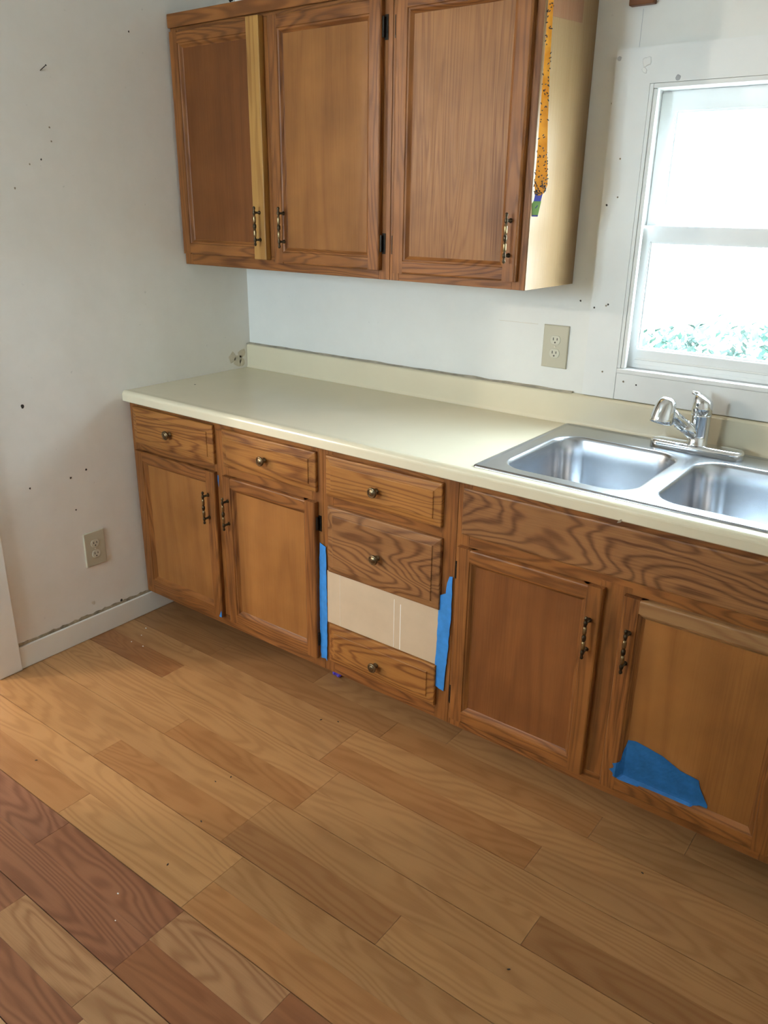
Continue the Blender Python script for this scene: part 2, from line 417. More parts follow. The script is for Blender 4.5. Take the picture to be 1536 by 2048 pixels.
bm = bmesh.new(); box(bm, 1.16, 1.30, -.0006, 0, 1.1885, 1.1895); obj('paint_crack', bm, 'smudge', wall_back)
bm = bmesh.new(); loft(bm, [[Vector((x, -.021, .9925)) for x in [i*.06 for i in range(25)]], [Vector((i*.06, -.001, .9935+random.uniform(.0, .004))) for i in range(25)]], False, False, closed=False)
obj('caulk_line', bm, 'caulk', wall_back)

# ---- window
win = tag(empty('window_1', (WIN[0], 0, WIN[2])), 'white double-hung window over the sink in flat painted casing', kind='structure')
WX0, WX1, WZ0, WZ1 = WIN
CT = .014
obj('casing_board', B(1.474, WX0+.002, -CT, -.0003, .9945, WZ1), 'window_trim', win)
obj('casing_board', B(WX1-.002, WX1+.099, -CT, -.0003, .9945, WZ1), 'window_trim', win)
obj('casing_board', B(1.474, WX1+.099, -CT, -.0003, WZ1, WZ1+.087), 'window_trim', win)
obj('apron', B(WX0+.0025, WX1-.0025, -CT+.001, -.0003, .9945, WZ0-.012, bev=.0015), 'window_trim', win)
obj('stool', B(WX0+.0025, WX1-.0025, -CT-.002, .06, WZ0-.0115, WZ0+.002, bev=.002), 'window_trim', win)
bm = bmesh.new()
box(bm, WX0+.0005, WX0+.012, -.012, .115, WZ0+.0025, WZ1-.0005, bev=.001); obj('jamb', bm, 'window_trim', win)
bm = bmesh.new(); box(bm, WX1-.012, WX1-.0005, -.012, .115, WZ0+.0025, WZ1-.0005, bev=.001); obj('jamb', bm, 'window_trim', win)
obj('head_jamb', B(WX0+.0125, WX1-.0125, -.012, .115, WZ1-.012, WZ1-.0005, bev=.001), 'window_trim', win)
obj('outer_sill', B(WX0+.0125, WX1-.0125, .062, .13, WZ0-.004, WZ0+.014, bev=.002), 'window_trim', win)
for sx, x in ((1, WX0+.0125), (-1, WX1-.0125)):      # stop beads with a stepped track
    bm = bmesh.new(); x2 = x+sx*.012
    box(bm, min(x, x2), max(x, x2), -.010, .008, WZ0+.003, WZ1-.0125, bev=.002); obj('stop_bead', bm, 'window_trim', win)
    bm = bmesh.new(); x2 = x+sx*.006
    box(bm, min(x, x2), max(x, x2), .0085, .020, WZ0+.003, WZ1-.0125, bev=.001); obj('track', bm, 'window_trim', win)
def sash(name, x0, x1, z0, z1, wl, wb, wt, y0, y1):
    bm = bmesh.new(); ring(bm, x0, x1, z0, z1, wl, wl, wb, wt, y0, y1)
    bmesh.ops.bevel(bm, geom=bm.edges[:], offset=.002, segments=2, affect='EDGES')
    s = obj(name, bm, 'vinyl', win)
    bm = bmesh.new(); ring(bm, x0+wl-.001, x1-wl+.001, z0+wb-.001, z1-wt+.001, .005, .005, .005, .005, y0+.006, y1-.006)
    obj('glazing_bead', bm, 'vinyl', s)
    ym = (y0+y1)/2
    obj('pane', B(x0+wl-.004, x1-wl+.004, ym-.0015, ym+.0015, z0+wb-.004, z1-wt+.004), 'glass', s)
    return s
SX0, SX1 = WX0+.0130, WX1-.0130
sash('upper_sash', SX0, SX1, 1.444, WZ1-.013, .045, .036, .050, .056, .086)
low = sash('lower_sash', SX0+.0002, SX1-.0002, WZ0+.004, 1.488, .030, .056, .044, .021, .052)
obj('lift_groove', B(SX0+.028, SX1-.028, .0185, .0208, 1.1145, 1.1185), 'window_trim', low)
obj('lift_rail', B(SX0+.028, SX1-.028, .0165, .0208, 1.1005, 1.1140, bev=.001), 'vinyl', low)
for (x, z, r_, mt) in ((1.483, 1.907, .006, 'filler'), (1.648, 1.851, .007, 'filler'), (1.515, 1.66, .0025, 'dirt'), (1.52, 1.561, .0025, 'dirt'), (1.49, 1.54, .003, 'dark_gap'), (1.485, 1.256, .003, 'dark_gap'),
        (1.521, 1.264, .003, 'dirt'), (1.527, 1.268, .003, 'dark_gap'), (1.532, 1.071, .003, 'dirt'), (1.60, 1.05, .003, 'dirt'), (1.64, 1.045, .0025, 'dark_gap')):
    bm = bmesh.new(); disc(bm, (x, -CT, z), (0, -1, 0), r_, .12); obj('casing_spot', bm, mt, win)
bm = bmesh.new(); disc(bm, (1.560, -CT, 1.893), (0, -1, 0), .013, .3, h=.0018, n=14); disc(bm, (1.556, -CT, 1.874), (0, -1, 0), .009, .3, h=.0015, stretch=(.5, 1.2)); obj('paint_lump', bm, 'window_trim', win)

# unseen rear window, added for the soft light inferred from behind the camera
w2 = tag(empty('added_rear_window', (RW[0], ROOM_Y0, RW[2])), 'wide white-framed window added in the rear wall as an unseen light source', kind='structure')
bm = bmesh.new(); ring(bm, RW[0], RW[1], RW[2], RW[3], .05, .05, .05, .05, ROOM_Y0-.10, ROOM_Y0-.03); obj('frame', bm, 'vinyl', w2)
obj('mullion', B(.485, .515, ROOM_Y0-.09, ROOM_Y0-.04, RW[2]+.05, RW[3]-.05), 'vinyl', w2)
obj('pane', B(RW[0]+.05, .485, ROOM_Y0-.067, ROOM_Y0-.063, RW[2]+.05, RW[3]-.05), 'glass', w2)
obj('pane', B(.515, RW[1]-.05, ROOM_Y0-.067, ROOM_Y0-.063, RW[2]+.05, RW[3]-.05), 'glass', w2)

# ------------------------------------------------------------------ cabinet parts
def profile_bar(bm, a0, a1, w0, w1, horizontal, y_back, y_front, inner_hi, lip=.005):
    """bar of a door frame; runs from a0 to a1, spans w0..w1 across; the inner edge is moulded"""
    W = w1-w0; t = y_back-y_front
    pr = [(0, 0), (0, t-lip), (lip*.35, t-lip*.3), (lip, t), (W-.015, t), (W-.0135, t-.0030), (W-.009, t-.0045), (W-.003, t-.0110), (W, t-.0130), (W, 0)]
    def f(u, d, a):
        ww = w0+u if inner_hi else w1-u
        return Vector((a, y_back-d, ww)) if horizontal else Vector((ww, y_back-d, a))
    prism(bm, pr, a0, a1, f); return bm
def pull(parent, x, z0, z1, y_face, mat='brass_dark'):
    """vertical spindle pull with beads and two posts"""
    H = z1-z0; yc = y_face-.024; bm = bmesh.new()
    pr = [(.0005, 0), (.0035, .002), (.0048, .006), (.0035, .010), (.0028, .013), (.0046, .016), (.0052, .020), (.0046, .024), (.0030, .027), (.0036, .030), (.0043, .040), (.0036, .052), (.0030, .054), (.0052, .057), (.0058, .0625)]
    S = H/.125
    full = [(r_, d*S) for r_, d in pr]+[(r_, (.125-d)*S) for r_, d in reversed(pr[:-1])]
    lathe(bm, full, (x, yc, z0), (0, 0, 1), 12)
    for zz in (z0+.020*S, z1-.020*S):
        lathe(bm, [(.0062, 0), (.0062, .002), (.0036, .004), (.0036, .024)], (x, y_face-.0001, zz), (0, -1, 0), 10)
    o = obj('pull_handle', bm, mat, parent, smooth=True)
    bm = bmesh.new()
    for s in (0, 1):
        c = z0+(.041 if s == 0 else .084)*S
        lathe(bm, [(.0038, -.012*S), (.0050, -.006*S), (.0050, .006*S), (.0038, .012*S)], (x, yc, c), (0, 0, 1), 12)
    obj('grip_sleeve', bm, 'brass', parent, smooth=True)
    return o
def knob(parent, x, z, y_face):
    bm = bmesh.new()
    lathe(bm, [(.0085, 0), (.0085, .002), (.0055, .004), (.005, .011), (.009, .0145), (.0145, .0165), (.0160, .0195), (.0150, .0225), (.0125, .0240), (.0112, .0235), (.0100, .0232), (.0085, .0248), (.004, .0262), (.0002, .0266)], (x, y_face-.0001, z), (0, -1, 0), 24)
    return obj('knob', bm, 'brass_knob', parent, smooth=True)
M['brass_knob'] = plain('knob_brass', (.20, .145, .082), .30, metal=1., var=.45, vscale=70)
def hinge(parent, x, z0, z1, y_frame, side):
    """semi-concealed hinge: leaf on the face frame and knuckle; side = +1 when the frame is to the right of the door"""
    bm = bmesh.new()
    xa, xb = (x+.0015, x+.0135) if side > 0 else (x-.0135, x-.0015)
    box(bm, xa, xb, y_frame-.0022, y_frame-.0001, z0, z1, bev=.0006, seg=1)
    xk = x+side*.0028
    lathe(bm, [(.0026, 0), (.0034, .001), (.0034, z1-z0-.011), (.0026, z1-z0-.010)], (xk, y_frame-.0100, z0+.005), (0, 0, 1), 8)
    box(bm, xk-.0012, xk+.0012, y_frame-.0095, y_frame-.002, z0+.006, z1-.006)
    return obj('hinge', bm, 'hinge', parent)
def door(parent, x0, x1, z0, z1, y_frame, thick=.019, sw=.055, rw=.050, panel='oak_panel', stile='oak_v', rail='oak_h', right=None, top=None, label=None):
    yb = y_frame-.0006; yf = y_frame-thick
    p = obj('door', B(x0+sw-.010, x1-sw+.010, yb-.0052, yb-.0005, z0+rw-.010, z1-rw+.010), panel, parent)
    if label: p['label'] = label
    bm = profile_bar(bmesh.new(), z0, z1, x0, x0+sw, False, yb, yf, True); obj('stile', bm, stile, p)
    if right is None:
        bm = profile_bar(bmesh.new(), z0, z1, x1-sw, x1, False, yb, yf, False); obj('stile', bm, stile, p)
    else:
        q = obj('stile', B(x1-sw, x1, yf-.006, yb, z0-.003, z1+.006, bev=.0025), right, p); q['label'] = 'pale unstained replacement stile'
    bm = profile_bar(bmesh.new(), x0+sw-.015, x1-sw+.015, z0, z0+rw, True, yb, yf+.0001, True); obj('rail', bm, rail, p)
    bm = profile_bar(bmesh.new(), x0+sw-.015, x1-sw+.015, z1-rw, z1, True, yb, yf+.0001, False); q = obj('rail', bm, top or rail, p)
    if top: q['label'] = 'paler replacement top rail'
    return p
def drawer(parent, x0, x1, z0, z1, y_frame, mat='oak_drawer', bev=.024):
    yb = y_frame-.0006
    loops = []
    for ins, d in ((0, 0), (0, .008), (.0015, .0105), (.004, .0115), (bev, .0150), (bev+.0006, .0176), (bev+.002, .0184)):
        loops.append([Vector((x, yb-d, z)) for x, z in ((x0+ins, z0+ins), (x1-ins, z0+ins), (x1-ins, z1-ins), (x0+ins, z1-ins))])
    bm = bmesh.new(); loft(bm, loops)
    o = obj('drawer_front', bm, mat, parent)
    return o, yb-.0184
def face_frame(parent, stiles, rails, yf, t=.019):
    for x0, x1, z0, z1 in stiles: obj('frame_stile', B(x0, x1, yf, yf+t, z0, z1, bev=.0008, seg=1), 'oak_v', parent)
    for x0, x1, z0, z1 in rails: obj('frame_rail', B(x0, x1, yf+.0002, yf+t, z0, z1, bev=.0006, seg=1), 'oak_h', parent)
def carcass(parent, x0, x1, yf, yb, z0, z1, top=True, mat='oak_v'):
    bm = bmesh.new(); t = .012
    box(bm, x0, x0+t, yf, yb, z0, z1); box(bm, x1-t, x1, yf, yb, z0, z1)
    box(bm, x0+t, x1-t, yf, yb, z0, z0+t); box(bm, x0+t, x1-t, yb-.006, yb, z0+t, z1)
    if top: box(bm, x0+t, x1-t, yf, yb-.006, z1-t, z1)
    return obj('carcass', bm, mat, parent)

YF = -.610; BZ0, BZ1 = .094, .8575; YD = YF-.019
def base_unit(x0, x1, label, group):
    t = thing('base_cabinet', (x0, YF, 0), label, 'cabinet')
    carcass(t, x0+.001, x1-.001, YF+.0195, -.004, BZ0, BZ1-.001, top=False)
    obj('toe_kick', B(x0+.001, x1-.001, -.485, -.472, .001, BZ0-.0005), 'oak_h', t)
    return t
# -- unit A : two drawers over two doors, against the side wall
XA, XB, XC, XD = .0125, .932, 1.412, 2.331
XA = .002
ua = base_unit(XA, XB, 'oak base cabinet with two drawers over two doors, against the side wall', None)
face_frame(ua, [(XA, .045, BZ0, BZ1), (.440, .510, BZ0+.044, BZ1-.032), (XB-.045, XB-.0004, BZ0, BZ1)],
           [(.045, XB-.045, BZ1-.032, BZ1), (.045, .440, .668, .722), (.510, XB-.045, .668, .722), (.045, XB-.045, BZ0, BZ0+.044)], YF)
d, yk = drawer(ua, .030, .455, .707, .842, YF); knob(d, .241, .776, yk)
d, yk = drawer(ua, .500, .911, .710, .838, YF); knob(d, .702, .774, yk)
d1 = door(ua, .030, .455, .130, .680, YF); pull(d1, .423, .493, .613, YD)
d2 = door(ua, .495, .911, .132, .678, YF); pull(d2, .521, .493, .613, YD)
for z0, z1 in ((.588, .640), (.180, .236)):
    hinge(d1, .030, z0, z1, YF, -1); hinge(d2, .911, z0-.006, z1-.006, YF, 1)
# -- unit B : drawer stack with a missing drawer
ub = base_unit(XB, XC, 'narrow oak base cabinet with three drawer fronts and a cardboard-covered gap', None)
face_frame(ub, [(XB+.0004, XB+.040, BZ0, BZ1), (XC-.048, XC-.0004, BZ0, BZ1)],
           [(XB+.04, XC-.048, BZ1-.032, BZ1), (XB+.04, XC-.048, .668, .722), (XB+.04, XC-.048, .440, .475), (XB+.04, XC-.048, .255, .292), (XB+.04, XC-.048, BZ0, BZ0+.044)], YF)
d, yk = drawer(ub, .952, 1.367, .710, .838, YF); knob(d, 1.149, .770, yk)
d, yk = drawer(ub, .957, 1.370, .459, .678, YF, 'oak_figure'); knob(d, 1.156, .564, yk)
d, yk = drawer(ub, .960, 1.367, .140, .275, YF, 'oak_drawer'); knob(d, 1.155, .200, yk)
# -- unit C : sink base
uc = base_unit(XC, XD, 'oak sink base cabinet with a long false front over two doors', None)
face_frame(uc, [(XC+.0004, XC+.040, BZ0, BZ1), (1.826, 1.907, BZ0+.044, .690), (XD-.045, XD-.0004, BZ0, BZ1)],
           [(XC+.04, XD-.045, BZ1-.032, BZ1), (XC+.04, XD-.045, .660, .722), (XC+.04, XD-.045, BZ0, BZ0+.044)], YF)
bm = bmesh.new(); loft(bm, [[Vector((x, YF-d_, z)) for x, z in ((1.428+i, .706+i), (2.312-i, .706+i), (2.312-i, .838-i), (1.428+i, .838-i))] for i, d_ in ((0, .0003), (0, .002), (.0015, .0035), (.005, .0045))])
obj('false_front', bm, 'oak_figure', uc)
s1 = door(uc, 1.426, 1.841, .128, .674, YF, panel='oak_panel_red'); pull(s1, 1.816, .483, .603, YD, 'brass_dark')
s2 = door(uc, 1.892, 2.307, .128, .674, YF, top='oak_newh', panel='oak_panel'); pull(s2, 1.917, .480, .602, YD, 'brass_dark')
for z0, z1 in ((.570, .622), (.168, .226)):
    hinge(s1, 1.426, z0, z1, YF, -1); hinge(s2, 2.307, z0, z1, YF, 1)
# -- unit D : beyond the sink, mostly out of the frame
XE = 2.955
ud = base_unit(XD, XE, 'oak base cabinet with one drawer over one door, beyond the sink cabinet', None)
face_frame(ud, [(XD+.0004, XD+.04, BZ0, BZ1), (XE-.045, XE, BZ0, BZ1)], [(XD+.04, XE-.045, BZ1-.032, BZ1), (XD+.04, XE-.045, .668, .722), (XD+.04, XE-.045, BZ0, BZ0+.044)], YF)
d, yk = drawer(ud, XD+.022, XE-.03, .710, .838, YF); knob(d, 2.645, .774, yk)
d4 = door(ud, XD+.022, XE-.03, .130, .678, YF); pull(d4, XD+.048, .493, .613, YD)

# -- upper cabinets
YU = -.3045; UZ0, UZ1 = 1.318, 2.115; YUD = YU-.019
XU, XV = .942, 1.401
def wall_unit(x0, x1, label):
    t = thing('wall_cabinet', (x0, YU, UZ0), label, 'cabinet')
    carcass(t, x0+.0005, x1-.0005, YU+.0195, -.002, UZ0+.001, UZ1-.001, True, 'oak_side'); return t
va = wall_unit(.002, XU, 'oak wall cabinet with two doors, one with a pale replacement stile')
face_frame(va, [(.002, .042, UZ0, UZ1), (.432, .482, UZ0+.045, UZ1-.05), (XU-.042, XU-.0005, UZ0, UZ1)], [(.042, XU-.042, UZ0, UZ0+.045), (.042, XU-.042, UZ1-.05, UZ1)], YU)
obj('top_trim', B(.002, XU-.0005, YU-.012, YU-.0003, UZ1-.040, UZ1+.002, bev=.003), 'oak_h', va)
u1 = door(va, .014, .443, 1.356, 2.062, YU, panel='oak_panel_dark', right='oak_new'); pull(u1, .419, 1.397, 1.522, YUD-.006, 'brass_dark')
u2 = door(va, .474, .912, 1.346, 2.062, YU); pull(u2, .523, 1.394, 1.522, YUD, 'brass_dark')
for z0, z1 in ((1.960, 2.022), (1.393, 1.452)): hinge(u2, .912, z0, z1, YU, 1)
vb = wall_unit(XU+.0005, XV, 'narrow oak wall cabinet with a single door, beside the window')
face_frame(vb, [(XU+.001, XU+.035, UZ0, UZ1), (XV-.04, XV, UZ0, UZ1)], [(XU+.035, XV-.04, UZ0, UZ0+.045), (XU+.035, XV-.04, UZ1-.05, UZ1)], YU)
obj('top_trim', B(XU+.0005, XV, YU-.012, YU-.0003, UZ1-.040, UZ1+.002, bev=.003), 'oak_h', vb)
u3 = door(vb, .962, 1.379, 1.341, 2.062, YU, panel='oak_panel_grain'); pull(u3, 1.356, 1.388, 1.518, YUD, 'brass_dark')
for z0, z1 in ((1.962, 2.018), (1.393, 1.446)): hinge(u3, .962, z0, z1, YU, -1)
obj('side_panel', B(XV+.0003, XV+.0022, YU+.0005, -.002, UZ0+.0005, UZ1-.001), 'oak_side', vb)
bm = bmesh.new(); loft(bm, [[Vector((XV+.0023+d_, y, z)) for y, z in ((-.292, 1.972), (-.095, 1.985), (-.093, 2.113), (-.292, 2.113))] for d_ in (0, .0006)]); o = obj('unfaded_patch', bm, 'oak_patch', vb); o['label'] = 'darker unfaded rectangle of veneer'

# ------------------------------------------------------------------ countertop with backsplash
ct = thing('countertop', (0, -.638, .858), 'cream laminate countertop with rolled front edge and backsplash', 'countertop')
YN = -.638; CT0, CT1 = .858, .896
def nose():
    r_ = .015; pts = []
    for i in range(7):
        a = math.pi/2+i*math.pi/2/6; pts.append((YN+r_+math.cos(a)*r_, CT1+.0015-r_+math.sin(a)*r_))
    for i in range(1, 5):
        a = math.pi+i*math.pi/2/4; pts.append((YN+.006+math.cos(a)*.006, CT0+.006+math.sin(a)*.006))
    return pts
full = [(-.0245, CT1), (-.60, CT1), (-.613, CT1+.0006)]+nose()+[(YN+.024, CT0), (YN+.024, CT0+.004), (-.0245, CT0+.004)]
front = [(-.582, CT1), (-.60, CT1), (-.613, CT1+.0006)]+nose()+[(YN+.024, CT0), (YN+.024, CT0+.004), (-.582, CT0+.004)]
SK = (1.440, 2.300, -.599, -.030)
HX0, HX1 = SK[0]+.02, SK[1]-.02
fx = lambda u, v, a: Vector((a, u, v))
bm = bmesh.new()
prism(bm, full, .002, HX0, fx); prism(bm, front, HX0, HX1, fx); prism(bm, full, HX1, 2.957, fx)
box(bm, HX0, HX1, -.048, -.0245, CT0+.004, CT1)
bmesh.ops.remove_doubles(bm, verts=bm.verts[:], dist=1e-5)
slab = obj('top_slab', bm, 'counter', ct)
bs = [(-.001, CT0+.004), (-.0245, CT0+.004), (-.0245, CT1+.0)]
for i in range(5):
    a = math.pi*1.5-i*math.pi/2/4; bs.append((-.0245-.0+0-.008+math.cos(a)*-.008*-1*0+.008*(1-math.cos(i*math.pi/8)) if False else -.0245+.0035*math.sin(i*math.pi/8), CT1+.012*(i+1)/5))
bs += [(-.0205, .974)]
for i in range(1, 6):
    a = math.pi-i*math.pi/2/5; bs.append((-.0205+.011+math.cos(a)*.011, .981+math.sin(a)*.011))
bs += [(-.001, .992)]
bm = bmesh.new(); prism(bm, bs, .002, 2.957, fx); obj('backsplash', bm, 'counter', ct)
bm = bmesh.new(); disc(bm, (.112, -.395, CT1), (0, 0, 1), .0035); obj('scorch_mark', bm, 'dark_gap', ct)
bm = bmesh.new(); disc(bm, (1.864, YN+.001, .8600), (0, -1, 0), .006, .4, stretch=(1.6, .5)); obj('edge_chip', bm, 'dirt', ct)

# ------------------------------------------------------------------ sink
sk = thing('sink', (SK[0], SK[2], CT1), 'double bowl stainless steel drop-in kitchen sink', 'sink')
XM = (SK[0]+SK[1])/2; ZD = CT1+.0030
def rrect(x0, x1, y0, y1, r_, n=12):
    pts = []
    for cx, cy, a0 in ((x1-r_, y1-r_, 0), (x0+r_, y1-r_, 90), (x0+r_, y0+r_, 180), (x1-r_, y0+r_, 270)):
        for i in range(n+1):
            a = math.radians(a0+90*i/n); pts.append((cx+math.cos(a)*r_, cy+math.sin(a)*r_))
    return pts
def bowl_half(x0, x1, bx0, bx1, by0, by1):
    bm = bmesh.new(); n = 12
    ox0, ox1, oy0, oy1 = x0, x1, SK[2]+.014, SK[3]-.014
    inner = rrect(bx0, bx1, by0, by1, .075, n)
    outer = []
    corners = ((ox1, oy1), (ox0, oy1), (ox0, oy0), (ox1, oy0))
    ic = ((bx1, by1), (bx0, by1), (bx0, by0), (bx1, by0))
    k = 0
    for q in range(4):
        for i in range(n+1):
            px, py = inner[k]; k += 1
            h = n/2
            if q in (0, 2):   # start on x side (going from vertical edge to horizontal)
                on_x = i <= h
            else: on_x = i >= h
            cx, cy = corners[q]
            if i == h: outer.append((cx, cy))
            elif on_x: outer.append((cx, py+(cy-py)*(i/h if q in (0, 2) else (n-i)/h)))
            else: outer.append((px+(cx-px)*((n-i)/h if q in (0, 2) else i/h), cy))
    loops = [[Vector((x, y, ZD)) for x, y in outer]]
    for ins, dz in ((-.006, .0), (-.002, -.0008), (.002, -.004), (.005, -.012), (.009, -.06), (.016, -.145), (.026, -.165), (.048, -.176)):
        rr = max(.075-ins*.5, .03)
        loops.append([Vector((x, y, ZD+dz)) for x, y in rrect(bx0+ins, bx1-ins, by0+ins, by1-ins, rr+(.0 if ins > 0 else -ins*.5), n)])
    cx, cy = (bx0+bx1)/2, (by0+by1)/2
    loops.append([Vector((cx+math.cos(a)*.045, cy+math.sin(a)*.045, ZD-.180)) for a in [math.atan2(p.y-cy, p.x-cx) for p in loops[-1]]])
    loft(bm, loops, False, True)
    o = obj('bowl', bm, 'steel', sk, smooth=True)
    bm = bmesh.new(); lathe(bm, [(.042, 0), (.043, .002), (.036, .003), (.030, -.001), (.012, -.001), (.008, .004), (.0005, .005)], (cx, cy, ZD-.1795), (0, 0, 1), 24)
    obj('drain_strainer', bm, 'chrome', o, smooth=True)
    return o
BY0, BY1 = -.548, -.150
bowl_half(SK[0]+.014, XM, 1.488, 1.846, BY0, BY1)
bowl_half(XM, SK[1]-.014, 1.894, 2.252, BY0, BY1)
bm = bmesh.new()
loops = []
for ins, dz in ((0, .0002), (.0005, .0022), (.003, .0048), (.007, .0058), (.0105, .0046), (.0140, .0030)):
    loops.append([Vector((x, y, CT1+dz)) for x, y in rrect(SK[0]+ins, SK[1]-ins, SK[2]+ins, SK[3]-ins, max(.012-ins*.8, .001), 4)])
loft(bm, loops, False, False); obj('rim', bm, 'steel', sk, smooth=True)

# ------------------------------------------------------------------ faucet
FX, FY = 1.858, -.088
fa = thing('faucet', (FX, FY, ZD), 'chrome single-lever pull-out kitchen faucet on a long base plate', 'faucet')
def rod(x0, x1, y, hw, z, n=10):
    pts = []
    for cx, a0 in ((x1-hw, -90), (x0+hw, 90)):
        for i in range(n+1):
            a = math.radians(a0+180*i/n); pts.append((cx+math.cos(a)*hw, y+math.sin(a)*hw))
    return [Vector((x, yy, z)) for x, yy in pts]
bm = bmesh.new()
loft(bm, [rod(FX-.128+i, FX+.128-i, FY, .030-i, ZD+.0003+dz) for i, dz in ((0, 0), (0, .015), (.0015, .019), (.005, .0218), (.012, .0235), (.020, .024))])
obj('base_plate', bm, 'chrome', fa, smooth=True)
bm = bmesh.new()
lathe(bm, [(.0290, .020), (.0290, .025), (.0268, .028), (.0262, .05), (.0262, .104), (.0268, .107)], (FX, FY, ZD), (0, 0, 1), 28)
obj('body', bm, 'chrome', fa, smooth=True)
bm = bmesh.new()   # lever cap: cylinder with a slanted top and a small lever tip
loops = []
for r_, h, sl in ((.0268, .1085, 0), (.0268, .126, 0), (.0264, .140, .10), (.0245, .151, .35), (.018, .157, .45), (.004, .159, .45)):
    loops.append([Vector((FX+math.cos(a)*r_, FY+math.sin(a)*r_, ZD+h-sl*math.cos(a)*r_)) for a in [2*math.pi*i/28 for i in range(28)]])
loft(bm, loops); cap = obj('lever_cap', bm, 'chrome', fa, smooth=True)
bm = bmesh.new(); tube(bm, [(FX-.010, FY-.002, ZD+.158), (FX-.020, FY-.006, ZD+.1635), (FX-.030, FY-.010, ZD+.1655)], [.007, .006, .004], 10); obj('lever_tip', bm, 'chrome', cap, smooth=True)
for dz, r_ in ((.136, .0035), (.126, .0025)):
    bm = bmesh.new(); dv = Vector((-.25, -.97, 0)).normalized(); lathe(bm, [(r_, 0), (r_*.8, .0015)], Vector((FX, FY, ZD+dz))+dv*.0262, dv, 12); obj('temperature_dot', bm, 'black', cap)
SP0 = Vector((FX, FY, ZD+.040)); SP1 = Vector((1.786, -.170, 1.024))
dv = (SP1-SP0)
bm = bmesh.new(); tube(bm, [SP0, SP0+dv*.25, SP0+dv*.45], [.0195, .0185, .0178], 20); obj('spout', bm, 'chrome', fa, smooth=True)
bm = bmesh.new(); tube(bm, [SP0+dv*.455, SP0+dv*.47, SP0+dv*.75, SP0+dv*.98], [.0165, .0178, .0172, .0165], 20); wand = obj('spray_wand', bm, 'chrome', fa, smooth=True)
hd = Vector((-.10, -.22, -.97)).normalized(); hc = SP1+dv.normalized()*.004
bm = bmesh.new(); lathe(bm, [(.004, -.031), (.014, -.029), (.0225, -.022), (.0270, -.010), (.0295, .008), (.0312, .026), (.0316, .036), (.0300, .041), (.0265, .042)], hc, hd, 26); obj('spray_head', bm, 'chrome', wand, smooth=True)
bm = bmesh.new(); lathe(bm, [(.0265, .0415), (.016, .0435), (.0005, .0435)], hc, hd, 20); obj('spray_face', bm, 'chrome_face', wand, smooth=True)
bdir = dv.normalized(); side = Vector((0, 0, -1)); side = (side-bdir*side.dot(bdir)).normalized()
for i in range(5):
    c = SP0+dv*(.50+.085*i)+side*.0165
    bm = bmesh.new(); bmesh.ops.create_icosphere(bm, subdivisions=1, radius=.0042, matrix=Matrix.Translation(c)); obj('grip_bump', bm, 'chrome', wand, smooth=True)

# ------------------------------------------------------------------ outlets
def outlet(name, org, ux, nrm, label):
    """org = lower left corner on the wall, ux = direction of width"""
    U, N, Z = Vector(ux), Vector(nrm), Vector((0, 0, 1)); O = Vector(org)
    W, H = .085, .131
    t = thing(name, org, label, 'outlet')
    f = lambda a, b_, d_: O+U*a+Z*b_+N*d_
    bm = bmesh.new()
    loft(bm, [[f(a, b_, d_) for a, b_ in ((i, i), (W-i, i), (W-i, H-i), (i, H-i))] for i, d_ in ((0, .0003), (0, .003), (.0012, .0050), (.003, .0058))])
    obj('cover_plate', bm, 'plate', t)
    for c in (.045, .086):
        pts = []
        for i in range(24):
            a = 2*math.pi*i/24; pts.append((W/2+math.cos(a)*.0172, c+max(-.0135, min(.0135, math.sin(a)*.0172))))
        bm = bmesh.new(); loft(bm, [[f(a, b_, .0055) for a, b_ in pts], [f(a, b_, .0072) for a, b_ in pts], [f(W/2+(a-W/2)*.95, c+(b_-c)*.95, .0076) for a, b_ in pts]])
        rc = obj('receptacle', bm, 'recept', t)
        bm = bmesh.new()
        for sx, hh in ((-.0063, .0042), (.0063, .0036)):
            loft(bm, [[f(W/2+sx+a, c+.003+b_, d_) for a, b_ in ((-.0013, -hh), (.0013, -hh), (.0013, hh), (-.0013, hh))] for d_ in (.0070, .00785)])
        lathe(bm, [(.0026, .0070), (.0026, .00785)], f(W/2, c-.0075, 0), N, 10)
        obj('slots', bm, 'black', rc)
    bm = bmesh.new(); lathe(bm, [(.0035, .0055), (.0032, .0068), (.0010, .0072)], f(W/2, H/2, 0), N, 12); obj('screw', bm, 'smudge', t)
    return t
outlet('wall_outlet', (1.3236, 0, 1.061), (1, 0, 0), (0, -1, 0), 'almond duplex outlet on the back wall between wall cabinet and window')
outlet('wall_outlet', (0, -.8616, .279), (0, 1, 0), (1, 0, 0), 'almond duplex outlet low on the side wall above the baseboard')

